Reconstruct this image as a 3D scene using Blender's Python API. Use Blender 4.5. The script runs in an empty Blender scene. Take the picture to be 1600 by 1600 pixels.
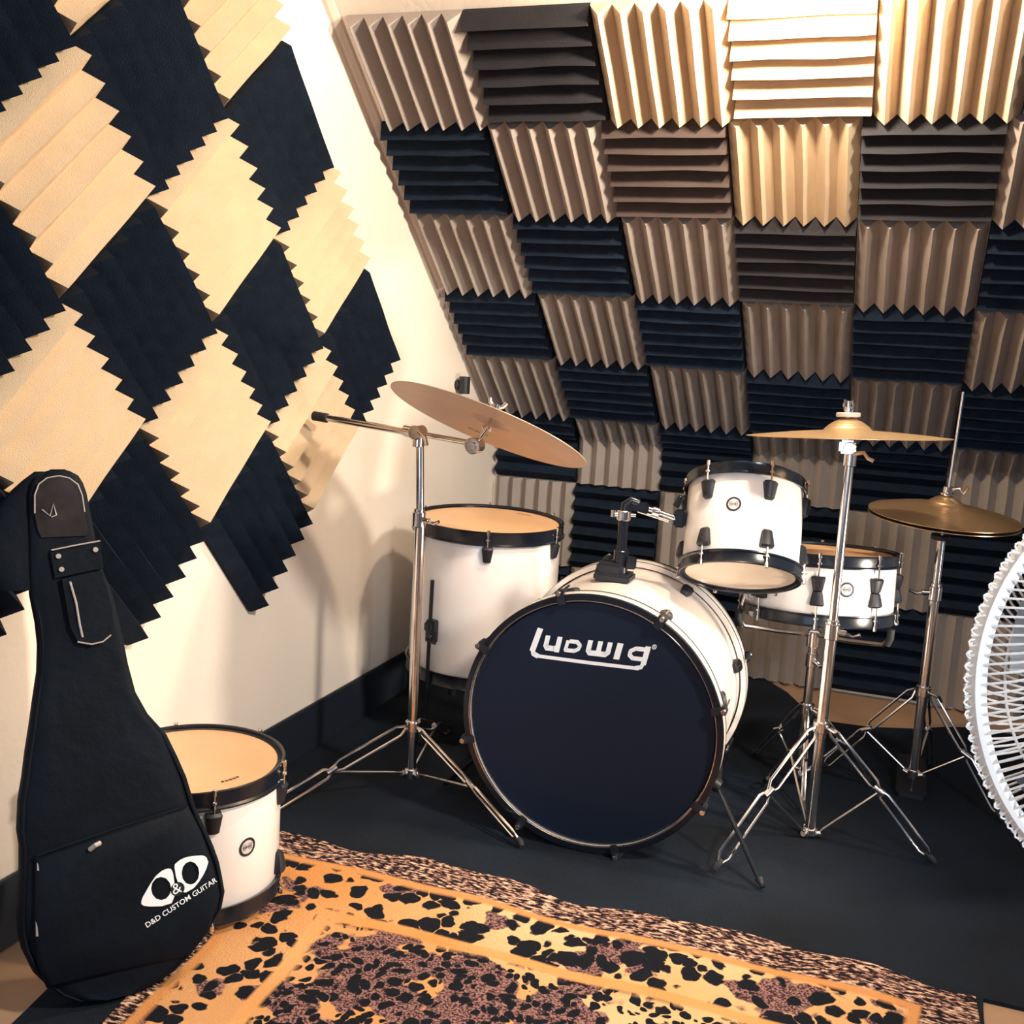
import bpy, bmesh, math, random
from mathutils import Vector, Matrix, noise
random.seed(7)
PI = math.pi
C = bpy.context.scene.collection
sc = bpy.context.scene
V = Vector

# ------------------------------------------------------------------ materials
def newmat(name):
    m = bpy.data.materials.new(name); m.use_nodes = True
    nt = m.node_tree
    b = nt.nodes['Principled BSDF']
    return m, nt, b

def mat(name, col, rough=0.5, metal=0.0, spec=0.5, bump=0.0, bscale=200, var=0.0, vscale=8, coat=0.0, emit=None, es=0):
    m, nt, b = newmat(name)
    b.inputs['Base Color'].default_value = (*col, 1)
    b.inputs['Roughness'].default_value = rough
    b.inputs['Metallic'].default_value = metal
    b.inputs['Specular IOR Level'].default_value = spec
    b.inputs['Coat Weight'].default_value = coat
    tc = nt.nodes.new('ShaderNodeTexCoord')
    if var > 0:
        n = nt.nodes.new('ShaderNodeTexNoise'); n.inputs['Scale'].default_value = vscale; n.inputs['Detail'].default_value = 4
        nt.links.new(tc.outputs['Object'], n.inputs['Vector'])
        r = nt.nodes.new('ShaderNodeValToRGB')
        r.color_ramp.elements[0].position = 0.3; r.color_ramp.elements[1].position = 0.7
        r.color_ramp.elements[0].color = (*[c*(1-var) for c in col], 1)
        r.color_ramp.elements[1].color = (*[min(1, c*(1+var)) for c in col], 1)
        nt.links.new(n.outputs['Fac'], r.inputs['Fac']); nt.links.new(r.outputs['Color'], b.inputs['Base Color'])
    if bump > 0:
        n2 = nt.nodes.new('ShaderNodeTexNoise'); n2.inputs['Scale'].default_value = bscale; n2.inputs['Detail'].default_value = 3
        nt.links.new(tc.outputs['Object'], n2.inputs['Vector'])
        bp = nt.nodes.new('ShaderNodeBump'); bp.inputs['Strength'].default_value = bump; bp.inputs['Distance'].default_value = 0.004
        nt.links.new(n2.outputs['Fac'], bp.inputs['Height']); nt.links.new(bp.outputs['Normal'], b.inputs['Normal'])
    if emit:
        b.inputs['Emission Color'].default_value = (*emit, 1); b.inputs['Emission Strength'].default_value = es
    return m

M = {}
M['wall'] = mat('plaster_cream', (0.84, 0.76, 0.67), 0.75, bump=0.25, bscale=60, var=0.03, vscale=3)
M['floor'] = mat('tan_floor', (0.42, 0.27, 0.17), 0.4, var=0.12, vscale=6)
M['skirt'] = mat('dark_baseboard_paint', (0.012, 0.017, 0.028), 0.5)
M['foam_dark'] = mat('charcoal_foam', (0.0075, 0.0155, 0.031), 0.9, spec=0.2, bump=0.5, bscale=500, var=0.25, vscale=30)
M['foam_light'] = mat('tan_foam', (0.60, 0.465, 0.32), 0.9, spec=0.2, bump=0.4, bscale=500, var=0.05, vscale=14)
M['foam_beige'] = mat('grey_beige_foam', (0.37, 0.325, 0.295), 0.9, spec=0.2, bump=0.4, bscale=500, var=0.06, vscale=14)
M['foam_brown'] = mat('faded_brown_foam', (0.075, 0.055, 0.050), 0.9, spec=0.2, bump=0.4, bscale=500, var=0.1, vscale=14)  # charcoal foam with the bulb's glare mixed into its colour
M['foam_grey'] = mat('soft_black_foam', (0.026, 0.025, 0.030), 0.9, spec=0.2, bump=0.4, bscale=500, var=0.1, vscale=14)  # charcoal foam, colour lifted slightly to stand for bulb glare
M['carpet'] = mat('black_carpet', (0.0045, 0.0095, 0.0185), 0.85, spec=0.25, bump=0.6, bscale=350, var=0.45, vscale=3.5)
M['shell'] = mat('white_drum_wrap', (0.86, 0.80, 0.76), 0.22, coat=0.3)
M['black'] = mat('gloss_black_metal', (0.008, 0.011, 0.018), 0.22)
M['blackmatte'] = mat('black_plastic', (0.011, 0.013, 0.019), 0.45)
M['rubber'] = mat('black_rubber', (0.012, 0.013, 0.016), 0.7)
M['chrome'] = mat('chrome', (0.82, 0.78, 0.76), 0.16, metal=1.0, var=0.1, vscale=40)
M['head_tan'] = mat('tan_drumhead', (0.80, 0.48, 0.26), 0.35, var=0.12, vscale=3.5)
M['head_clear'] = mat('cream_drumhead', (0.85, 0.70, 0.55), 0.3, var=0.12, vscale=5)
M['head_black'] = mat('black_drumhead', (0.006, 0.013, 0.032), 0.5, spec=0.25)
M['ink'] = mat('dark_ink', (0.06, 0.03, 0.02), 0.6)
M['white_print'] = mat('white_print', (0.86, 0.88, 0.88), 0.5, emit=(0.9, 0.95, 1), es=0.12)
M['bag'] = mat('black_nylon', (0.003, 0.006, 0.0115), 0.65, spec=0.15, bump=0.4, bscale=45, var=0.3, vscale=9)
M['vinyl'] = mat('black_vinyl', (0.03, 0.025, 0.025), 0.22, var=0.6, vscale=18)
M['fan'] = mat('white_enamel', (0.86, 0.87, 0.87), 0.35)
M['fan_blade'] = mat('smoke_grey_plastic', (0.05, 0.05, 0.06), 0.3)
M['glow'] = mat('lit_bulb', (1, 0.9, 0.75), 0.4, emit=(1, 0.8, 0.55), es=25)
M['trim'] = mat('painted_trim', (0.62, 0.53, 0.46), 0.6)
M['badge'] = mat('badge_grey', (0.42, 0.38, 0.36), 0.4)
M['badge_pale'] = mat('badge_pale', (0.62, 0.57, 0.54), 0.4)

def cymbal_mat(name, col, metal=0.75, rough=0.33):
    m, nt, b = newmat(name)
    b.inputs['Metallic'].default_value = metal; b.inputs['Roughness'].default_value = rough
    tc = nt.nodes.new('ShaderNodeTexCoord')
    sx = nt.nodes.new('ShaderNodeSeparateXYZ'); nt.links.new(tc.outputs['Object'], sx.inputs[0])
    cb = nt.nodes.new('ShaderNodeCombineXYZ'); nt.links.new(sx.outputs[0], cb.inputs[0]); nt.links.new(sx.outputs[1], cb.inputs[1])
    ln = nt.nodes.new('ShaderNodeVectorMath'); ln.operation = 'LENGTH'; nt.links.new(cb.outputs[0], ln.inputs[0])
    ml = nt.nodes.new('ShaderNodeMath'); ml.operation = 'MULTIPLY'; ml.inputs[1].default_value = 900; nt.links.new(ln.outputs['Value'], ml.inputs[0])
    sn = nt.nodes.new('ShaderNodeMath'); sn.operation = 'SINE'; nt.links.new(ml.outputs[0], sn.inputs[0])
    bp = nt.nodes.new('ShaderNodeBump'); bp.inputs['Strength'].default_value = 0.15; bp.inputs['Distance'].default_value = 0.001
    nt.links.new(sn.outputs[0], bp.inputs['Height']); nt.links.new(bp.outputs['Normal'], b.inputs['Normal'])
    n = nt.nodes.new('ShaderNodeTexNoise'); n.inputs['Scale'].default_value = 7; nt.links.new(tc.outputs['Object'], n.inputs['Vector'])
    r = nt.nodes.new('ShaderNodeValToRGB'); nt.links.new(n.outputs['Fac'], r.inputs['Fac'])
    r.color_ramp.elements[0].color = (*[c*0.8 for c in col], 1); r.color_ramp.elements[1].color = (*[min(1, c*1.1) for c in col], 1)
    nt.links.new(r.outputs['Color'], b.inputs['Base Color'])
    return m
M['bronze'] = cymbal_mat('bronze', (0.72, 0.50, 0.28))
M['bronze_dark'] = cymbal_mat('aged_bronze', (0.60, 0.40, 0.22), metal=0.85, rough=0.30)
M['bronze_pink'] = cymbal_mat('pale_bronze', (0.72, 0.50, 0.37), metal=0.35, rough=0.4)

def rug_mat():
    m, nt, b = newmat('leopard_pile')
    N = nt.nodes.new; L = nt.links.new
    b.inputs['Roughness'].default_value = 0.95; b.inputs['Specular IOR Level'].default_value = 0.1
    tc = N('ShaderNodeTexCoord')
    def nz(scale, det=3, rough=0.5, vec=None):
        n = N('ShaderNodeTexNoise'); n.inputs['Scale'].default_value = scale; n.inputs['Detail'].default_value = det
        n.inputs['Roughness'].default_value = rough; L(vec or tc.outputs['Object'], n.inputs['Vector']); return n
    def step(val, a, bb):
        r = N('ShaderNodeMapRange'); r.inputs['From Min'].default_value = a; r.inputs['From Max'].default_value = bb; L(val, r.inputs['Value']); return r.outputs[0]
    def mth(op, a, bb=None):
        n = N('ShaderNodeMath'); n.operation = op
        for i, q in enumerate((a, bb)):
            if q is None: continue
            if isinstance(q, (int, float)): n.inputs[i].default_value = q
            else: L(q, n.inputs[i])
        n.use_clamp = False
        return n.outputs[0]
    def mix(f, a, bb):
        n = N('ShaderNodeMix'); n.data_type = 'RGBA'
        if isinstance(f, (int, float)): n.inputs['Factor'].default_value = f
        else: L(f, n.inputs['Factor'])
        for k, q in ((6, a), (7, bb)):
            if isinstance(q, tuple): n.inputs[k].default_value = (*q, 1)
            else: L(q, n.inputs[k])
        return n.outputs[2]
    sep = N('ShaderNodeSeparateXYZ'); L(tc.outputs['Object'], sep.inputs[0])
    X, Y = sep.outputs[0], sep.outputs[1]
    # distorted coordinates for the spots
    d = nz(16, 2); dv = N('ShaderNodeVectorMath'); dv.operation = 'MULTIPLY_ADD'
    L(d.outputs['Color'], dv.inputs[0]); dv.inputs[1].default_value = (0.055, 0.055, 0); L(tc.outputs['Object'], dv.inputs[2])
    def spots(scale, lo, hi, sy=1.0):
        mp = N('ShaderNodeMapping'); mp.inputs['Scale'].default_value = (1, sy, 0); L(dv.outputs[0], mp.inputs['Vector'])
        v = N('ShaderNodeTexVoronoi'); v.inputs['Scale'].default_value = scale; v.inputs['Randomness'].default_value = 0.85; L(mp.outputs[0], v.inputs['Vector'])
        sz = N('ShaderNodeSeparateColor'); L(v.outputs['Color'], sz.inputs[0])
        fine = nz(90, 2)
        e = mth('ADD', v.outputs['Distance'], mth('MULTIPLY', mth('SUBTRACT', fine.outputs['Fac'], 0.5), 0.16))
        thr = mth('ADD', mth('MULTIPLY', sz.outputs[0], hi-lo), lo)
        return step(mth('SUBTRACT', thr, e), -0.02, 0.03)
    big = spots(27, 0.40, 0.62, 0.95); small = spots(48, 0.38, 0.60, 0.9)
    # distance inside the far and right borders
    wav = mth('MULTIPLY', mth('SUBTRACT', nz(3, 1).outputs['Fac'], 0.5), 0.06)
    dY = mth('ADD', mth('SUBTRACT', -1.74, Y), wav)      # metres in from far edge
    dX = mth('ADD', mth('SUBTRACT', 1.62, X), wav)
    dl = mth('ADD', mth('ADD', mth('SUBTRACT', X, 0.20), mth('MULTIPLY', mth('ADD', Y, 1.74), 0.16)), wav)
    dE = mth('MINIMUM', dY, mth('MINIMUM', dX, mth('ADD', dl, 0.05)))
    # grounds
    hue = step(nz(1.7, 2).outputs['Fac'], 0.38, 0.62)
    warm = mix(hue, (0.66, 0.34, 0.13), (0.80, 0.58, 0.34))
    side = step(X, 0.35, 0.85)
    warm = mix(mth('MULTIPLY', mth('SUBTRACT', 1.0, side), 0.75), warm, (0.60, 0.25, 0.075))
    sp = nz(230, 2, 0.7)
    brown = mix(step(sp.outputs['Fac'], 0.44, 0.56), (0.035, 0.018, 0.022), (0.34, 0.18, 0.16))
    patch = step(mth('ADD', nz(6.5, 3, 0.6).outputs['Fac'], mth('MULTIPLY', step(dE, 0.24, 0.36), 0.14)), 0.565, 0.585)
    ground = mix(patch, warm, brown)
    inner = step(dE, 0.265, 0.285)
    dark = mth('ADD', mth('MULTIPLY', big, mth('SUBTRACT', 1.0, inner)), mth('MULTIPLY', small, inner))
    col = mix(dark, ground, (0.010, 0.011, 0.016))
    # plain orange line between outer and inner field
    line = mth('MULTIPLY', step(dE, 0.240, 0.247), mth('SUBTRACT', 1.0, step(dE, 0.268, 0.276)))
    col = mix(line, col, mix(hue, (0.66, 0.26, 0.07), (0.80, 0.48, 0.22)))
    # streaky border band
    mp = N('ShaderNodeMapping'); mp.inputs['Scale'].default_value = (1, 2.6, 1); L(tc.outputs['Object'], mp.inputs['Vector'])
    st = nz(62, 3, 0.65, mp.outputs[0])
    band = N('ShaderNodeValToRGB'); L(st.outputs['Fac'], band.inputs['Fac'])
    el = band.color_ramp.elements; el[0].position = 0.47; el[0].color = (0.012, 0.01, 0.014, 1); el[1].position = 0.66; el[1].color = (0.86, 0.62, 0.42, 1)
    e2 = el.new(0.53); e2.color = (0.30, 0.15, 0.12, 1)
    bmask = mth('SUBTRACT', 1.0, step(dE, 0.085, 0.095))
    col = mix(bmask, col, band.outputs['Color'])
    edge = mth('MULTIPLY', step(dE, 0.087, 0.093), mth('SUBTRACT', 1.0, step(dE, 0.105, 0.115)))
    col = mix(edge, col, (0.62, 0.28, 0.10))
    L(col, b.inputs['Base Color'])
    bp = N('ShaderNodeBump'); bp.inputs['Strength'].default_value = 0.6; bp.inputs['Distance'].default_value = 0.004
    L(nz(260, 2).outputs['Fac'], bp.inputs['Height']); L(bp.outputs['Normal'], b.inputs['Normal'])
    return m
M['rug'] = rug_mat()

# ------------------------------------------------------------------ helpers
def link(name, bm, m, parent=None, smooth=True, angle=40):
    me = bpy.data.meshes.new(name)
    bmesh.ops.recalc_face_normals(bm, faces=bm.faces)
    bm.to_mesh(me); bm.free()
    me.materials.append(m)
    o = bpy.data.objects.new(name, me); C.objects.link(o)
    if parent: o.parent = parent
    if smooth:
        for p in me.polygons: p.use_smooth = True
        try: me.set_sharp_from_angle(angle=math.radians(angle))
        except Exception: pass
    return o

def tag(o, label, cat, group=None):
    o['label'] = label; o['category'] = cat
    if group: o['group'] = group
    return o

def thing(name, label, cat, loc=(0, 0, 0), rot=None, group=None):
    o = bpy.data.objects.new(name, None); C.objects.link(o)
    o.location = loc; o.empty_display_size = 0.05
    if rot is not None:
        o.rotation_mode = 'QUATERNION'; o.rotation_quaternion = rot
    return tag(o, label, cat, group)

def struct(name, bm, m, smooth=False):
    o = link(name, bm, m, smooth=smooth); o['kind'] = 'structure'; return o

def frame(axis):
    a = V(axis).normalized()
    return a.to_track_quat('Z', 'Y').to_matrix().to_4x4()

def box(bm, c, s, mt=None, bev=0.0):
    tmp = bmesh.new(); bmesh.ops.create_cube(tmp, size=1)
    for v in tmp.verts: v.co = V((v.co.x*s[0], v.co.y*s[1], v.co.z*s[2]))
    if bev > 0: bmesh.ops.bevel(tmp, geom=tmp.edges[:], offset=bev, segments=2, affect='EDGES')
    T = Matrix.Translation(V(c)); T = (mt @ T) if mt is not None else T
    tmp.transform(T); merge(bm, tmp)

def merge(bm, tmp):
    me = bpy.data.meshes.new('t'); tmp.to_mesh(me); tmp.free(); bm.from_mesh(me); bpy.data.meshes.remove(me)

def lathe(bm, prof, mt=None, seg=48, caps=False, closed=False):
    """prof: (r,z) list revolved about z"""
    mt = mt or Matrix.Identity(4)
    rings = []
    for r, z in prof:
        if r < 1e-6: rings.append([bm.verts.new(mt @ V((0, 0, z)))])
        else: rings.append([bm.verts.new(mt @ V((r*math.cos(2*PI*i/seg), r*math.sin(2*PI*i/seg), z))) for i in range(seg)])
    n = len(rings)
    for k in range(n if closed else n-1):
        a, b = rings[k], rings[(k+1) % n]
        for i in range(seg):
            j = (i+1) % seg
            q = [a[i % len(a)], a[j % len(a)], b[j % len(b)], b[i % len(b)]]
            q = list(dict.fromkeys(q))
            if len(q) >= 3:
                try: bm.faces.new(q)
                except ValueError: pass

def tube(bm, pts, r, seg=8, cyclic=False, cap=True):
    pts = [V(p) for p in pts]; n = len(pts)
    rr = r if isinstance(r, (list, tuple)) else [r]*n
    rings = []; up = None
    for i, p in enumerate(pts):
        if cyclic: t = (pts[(i+1) % n]-pts[i-1])
        else: t = (pts[min(i+1, n-1)]-pts[max(i-1, 0)])
        t.normalize()
        if up is None:
            up = V((0, 0, 1)) if abs(t.z) < 0.9 else V((1, 0, 0))
        x = t.cross(up)
        if x.length < 1e-6: x = t.orthogonal()
        x.normalize(); y = x.cross(t).normalized(); up = y
        rings.append([bm.verts.new(p+rr[i]*(math.cos(2*PI*k/seg)*x+math.sin(2*PI*k/seg)*y)) for k in range(seg)])
    m = n if cyclic else n-1
    for i in range(m):
        a, b = rings[i], rings[(i+1) % n]
        for k in range(seg):
            bm.faces.new((a[k], a[(k+1) % seg], b[(k+1) % seg], b[k]))
    if cap and not cyclic:
        bm.faces.new(rings[0][::-1]); bm.faces.new(rings[-1])

def rod(bm, a, b, r, seg=12, r2=None):
    tube(bm, [a, b], [r, r if r2 is None else r2], seg)

def cyl(bm, a, b, r, seg=20, bev=0.1):
    """solid with softened ends"""
    a, b = V(a), V(b); d = b-a; L = d.length
    mt = Matrix.Translation(a) @ frame(d); e = min(r*bev, L*0.2)
    lathe(bm, [(0, 0), (r-e, 0), (r, e), (r, L-e), (r-e, L), (0, L)], mt, seg)

def B(): return bmesh.new()

# ------------------------------------------------------------------ room
H = 0.795                      # height of the knee wall
TH = 0.696                     # slope of the attic ceiling
CT, ST = math.cos(TH), math.sin(TH)
T = 0.305
X0 = 0.015; S0 = 0.13
ZTOP = 2.35
YTOP = -(ZTOP-H)/ST*CT
XR = 3.6; YF = -5.0

bm = B(); box(bm, ((XR)/2-0.05, (YF)/2, -0.03), (XR+0.1, -YF, 0.06)); struct('floor', bm, M['floor'])
# left gable wall
bm = B()
out = [(YF, 0), (0.0, 0), (0.0, H), (YTOP, ZTOP), (YF, ZTOP)]
a = [bm.verts.new((0, y, z)) for y, z in out]; b_ = [bm.verts.new((-0.06, y, z)) for y, z in out]
bm.faces.new(a); bm.faces.new(b_[::-1])
for i in range(5): bm.faces.new((a[i], b_[i], b_[(i+1) % 5], a[(i+1) % 5]))
struct('wall_left', bm, M['wall'])
bm = B(); box(bm, (XR/2, 0.03, H/2), (XR, 0.06, H)); struct('wall_back', bm, M['wall'])
# sloped ceiling
bm = B()
q = [(0, 0, H), (XR, 0, H), (XR, YTOP, ZTOP), (0, YTOP, ZTOP)]
nrm = V((0, ST, CT))*0.05
a = [bm.verts.new(p) for p in q]; b_ = [bm.verts.new(V(p)+nrm) for p in q]
bm.faces.new(a); bm.faces.new(b_[::-1])
for i in range(4): bm.faces.new((a[i], b_[i], b_[(i+1) % 4], a[(i+1) % 4]))
struct('ceiling_slope', bm, M['wall'])
bm = B(); box(bm, (XR/2, (YTOP-2.4)/2-0.0, ZTOP+0.025), (XR, (-2.4-YTOP)*-1, 0.05)); struct('ceiling', bm, M['wall'])
# skirting
bm = B(); box(bm, (0.006, (YF-0.01)/2, 0.065), (0.012, -YF-0.02, 0.13), bev=0.003); struct('baseboard_left', bm, M['skirt'])
# trim strip in the crease between gable wall and slope
def SL(x, s, w=0.0):
    """point on the slope (s up the slope from the fold, w out from it); below the fold = knee wall"""
    if s >= 0: return V((x, -s*CT-w*ST, H+s*ST-w*CT))
    return V((x, -w, H+s))
bm = B()
A, Bp = SL(0, 0.0), SL(0, 1.9)
prof = [(0.0005, 0.0005), (0.022, 0.0005), (0.020, 0.009), (0.010, 0.018), (0.0005, 0.020)]
ra = [bm.verts.new(SL(x, 0.01, w)) for x, w in prof]; rb = [bm.verts.new(SL(x, 1.95, w)) for x, w in prof]
for i in range(5): bm.faces.new((ra[i], ra[(i+1) % 5], rb[(i+1) % 5], rb[i]))
bm.faces.new(ra[::-1]); bm.faces.new(rb)
struct('trim_1', bm, M['trim'])

# ------------------------------------------------------------------ acoustic foam
AMP, BASE = 0.036, 0.012
def foam_mesh(mapf, along_v, seed, nseg=12, teeth=6, g=0.0015):
    """mapf(u,v,w) with u,v in 0..1 and w metres off the wall. Ridges run along v if along_v else along u."""
    bm = B(); rows = []
    rnd = random.Random(seed)
    ns = teeth*2+1
    ph = rnd.random()*50
    for i in range(ns):
        a = i/(ns-1); crest = (i % 2 == 1)
        row = []
        for k in range(nseg+1):
            c = k/nseg
            aa = a; w = BASE + (AMP if crest else 0.0)
            jit = noise.noise(V((ph+i*0.9, c*2.2, 0)))
            if crest: w += jit*0.0022; aa += jit*0.008
            else: w += jit*0.001
            aa = g/T + aa*(1-2*g/T); cc = g/T + c*(1-2*g/T)
            u, v = (aa, cc) if along_v else (cc, aa)
            row.append(bm.verts.new(mapf(u, v, w)))
        rows.append(row)
    brow = []
    for i in range(ns):
        a = g/T + (i/(ns-1))*(1-2*g/T); br = []
        for k in range(nseg+1):
            c = g/T + (k/nseg)*(1-2*g/T)
            u, v = (a, c) if along_v else (c, a)
            br.append(bm.verts.new(mapf(u, v, 0.001)))
        brow.append(br)
    for i in range(ns-1):
        for k in range(nseg):
            bm.faces.new((rows[i][k], rows[i+1][k], rows[i+1][k+1], rows[i][k+1]))
            bm.faces.new((brow[i][k], brow[i][k+1], brow[i+1][k+1], brow[i+1][k]))
        bm.faces.new((rows[i][0], brow[i][0], brow[i+1][0], rows[i+1][0]))
        bm.faces.new((rows[i][-1], rows[i+1][-1], brow[i+1][-1], brow[i][-1]))
    for k in range(nseg):
        bm.faces.new((rows[0][k], rows[0][k+1], brow[0][k+1], brow[0][k]))
        bm.faces.new((rows[-1][k], brow[-1][k], brow[-1][k+1], rows[-1][k+1]))
    return bm

ORD = ['first', 'second', 'third', 'fourth', 'fifth', 'sixth', 'seventh', 'eighth']
def slope_tile(r, c):
    # r=0 top row .. 7 bottom row ; c from the left
    light = (r+c) % 2 == 0
    stop = S0 + T*(5-r)
    sh = 0.022 if (r == 0) else 0.0
    def mp(u, v, w):
        s = stop - v*T; x = X0+sh+(c+u)*T
        if x < 0.024 and s > 0: x = max(x, 0.024)
        if abs(s) < 0.05:                      # soft fold where the slope meets the knee wall
            t = (s+0.05)/0.1
            return SL(x, s, 0)*1.0 + (V((0, -1, 0))*(1-t)+V((0, -ST, -CT))*t).normalized()*w*1.0 + V((0, -0.004*(1-abs(2*t-1)), 0))
        return SL(x, s, w)
    bm = foam_mesh(mp, light, r*17+c)
    kind = 'light tan' if light else 'charcoal'
    ridge = 'upright' if light else 'level'
    where = 'sloped ceiling' if r < 5 else ('ceiling fold' if r == 5 else 'back wall')
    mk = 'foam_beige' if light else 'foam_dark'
    if (r, c) == (0, 3): mk = 'foam_light'; kind = 'pale tan level-ridged'  # charcoal panel nearest the bulb, coloured pale to carry its glare
    elif (r, c) in ((0, 2), (0, 4), (1, 3)): mk = 'foam_light'  # bulb glow put into the colour: brighter tan beside it
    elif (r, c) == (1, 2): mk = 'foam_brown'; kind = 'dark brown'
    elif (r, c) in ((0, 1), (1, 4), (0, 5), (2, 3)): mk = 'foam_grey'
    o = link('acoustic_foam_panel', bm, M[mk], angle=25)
    o['label'] = f'{kind} foam panel on the {where}, {ORD[r]} row down, {ORD[c]} from left corner'
    o['category'] = 'foam panel'; o['group'] = 'foam panels on the slope and back wall'
for r in range(8):
    for c in range(7): slope_tile(r, c)

OY, OZ, PH = -1.736, 1.535, 0.846
def LW(a, b, w):
    return V((w, OY+T*(a*math.cos(PH)+b*math.sin(PH)), OZ+T*(-a*math.sin(PH)+b*math.cos(PH))))
left_cells = {
 (-1, 0): 'at the top of the left wall beside bare plaster', (0, 0): 'on left wall\'s right edge below the topmost tan one',
 (1, 0): 'on left wall\'s right edge between two charcoal ones', (2, 0): 'at the rightmost tip of the left wall',
 (-2, -1): 'cut off by the photo top, upper left', (-1, -1): 'largest one near the top of left wall',
 (0, -1): 'in the upper middle of the left wall', (1, -1): 'in the centre of left wall among tan ones',
 (2, -1): 'behind the boom arm end on left wall',
 (-2, -2): 'in the top left corner of the photo', (-1, -2): 'with slanting ridges at left photo edge, upper one',
 (0, -2): 'left of centre, below the upper ridged tan one', (1, -2): 'at the lower middle of left wall',
 (2, -2): 'hanging lowest, above the shadowed plaster',
 (-1, -3): 'cut off at left edge between ridged tan ones', (0, -3): 'with slanting ridges just above the guitar bag head',
 (1, -3): 'directly right of the guitar bag neck', (0, -4): 'behind the guitar bag neck at left edge'}
for (a, b), where in left_cells.items():
    light = (a+b) % 2 != 0
    def mp(u, v, w, a=a, b=b): return LW(a+u, b+v, w)
    bm = foam_mesh(mp, light, a*31+b*7+500)
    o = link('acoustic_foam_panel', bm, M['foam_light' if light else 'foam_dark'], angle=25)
    o['label'] = f"{'pale tan' if light else 'charcoal'} diamond foam panel {where}"
    o['category'] = 'foam panel'; o['group'] = 'diamond-set foam panels on the left wall'

# small black fitting on the plaster behind the tilted cymbal
t = thing('wall_bracket', 'small black round bracket fixed to white wall behind the tilted cymbal', 'bracket', (0, -0.40, 0.955))
bm = B(); cyl(bm, (0.0, 0, 0), (0.012, 0, 0), 0.016); link('mounting_plate', bm, M['blackmatte'], t)
bm = B(); cyl(bm, (0.030, 0, -0.028), (0.030, 0, 0.028), 0.0185); cyl(bm, (0.010, 0, 0), (0.03, 0, 0), 0.012); link('body', bm, M['blackmatte'], t)

# light bulb under the slope, just above the picture
t = thing('light_bulb', 'bare glowing warm bulb hanging under the top of the sloped ceiling', 'light bulb', (1.12, -1.385, 1.865))
bm = B(); lathe(bm, [(0, -0.036), (0.02, -0.031), (0.031, -0.015), (0.033, 0.0), (0.028, 0.016), (0.016, 0.034), (0.013, 0.05)], seg=24); bulb = link('bulb_glass', bm, M['glow'], t)
bm = B(); cyl(bm, (0, 0, 0.045), (0, 0, 0.082), 0.019); link('lamp_holder', bm, M['blackmatte'], t)

# ------------------------------------------------------------------ carpet and rug
bm = B()
poly = [(0.013, -2.18), (0.12, -2.30), (0.158, -2.361), (0.182, -2.483), (0.25, -3.1), (1.60, -3.1), (1.63, -1.78), (1.632, -1.748), (3.5, -1.73), (3.5, -0.22),
        (1.9, -0.20), (1.695, -0.188), (1.61, -0.23), (1.527, -0.292), (1.40, -0.345), (1.267, -0.358), (1.19, -0.26), (1.127, -0.126), (1.04, -0.012), (0.013, -0.006)]
a = [bm.verts.new((x, y, 0.0075)) for x, y in poly]; b_ = [bm.verts.new((x, y, 0.0)) for x, y in poly]
bm.faces.new(a); bm.faces.new(b_[::-1])
for i in range(len(poly)): bm.faces.new((a[i], b_[i], b_[(i+1) % len(poly)], a[(i+1) % len(poly)]))
tag(link('carpet', bm, M['carpet'], smooth=False), 'large black carpet under the drum kit with wavy cut edge by the wall', 'carpet')

def rug_z(x, y):
    # gentle ripples, strongest along the far edge
    d = max(0.0, min(1.0, (-1.74-y)/0.35))
    return 0.010+0.012*(1-d)*(0.5+0.5*math.sin(x*13+1.0+1.2*math.sin(x*5)))*max(0, min(1, (x-0.25)/0.3)) + 0.003*(0.5+0.5*math.sin(x*9+y*14))*d
bm = B(); NX, NY = 90, 90; top = []; 
RX0, RX1, RY0, RY1 = 0.20, 1.622, -3.05, -1.742
for j in range(NY+1):
    row = []
    for i in range(NX+1):
        u, v = i/NX, j/NY
        y = RY0+(RY1-RY0)*v; xl = RX0+0.16*(RY1-y); x = xl+(RX1-xl)*u
        e = v**6
        y += e*(0.014*math.sin(x*11+0.5)+0.008*math.sin(x*27))
        x += 0.004*math.sin(y*12)*u
        row.append(bm.verts.new((x, y, rug_z(x, y))))
    top.append(row)
for j in range(NY):
    for i in range(NX): bm.faces.new((top[j][i], top[j][i+1], top[j+1][i+1], top[j+1][i]))
edge = [top[0][i] for i in range(NX+1)]+[top[j][NX] for j in range(1, NY+1)]+[top[NY][i] for i in range(NX-1, -1, -1)]+[top[j][0] for j in range(NY-1, 0, -1)]
low = [bm.verts.new((v.co.x, v.co.y, 0.0077)) for v in edge]
for i in range(len(edge)):
    j = (i+1) % len(edge); bm.faces.new((edge[i], low[i], low[j], edge[j]))
tag(link('leopard_rug', bm, M['rug'], angle=80), 'orange and cream leopard print rug with dark streaked border in front of drums', 'rug')

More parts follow.
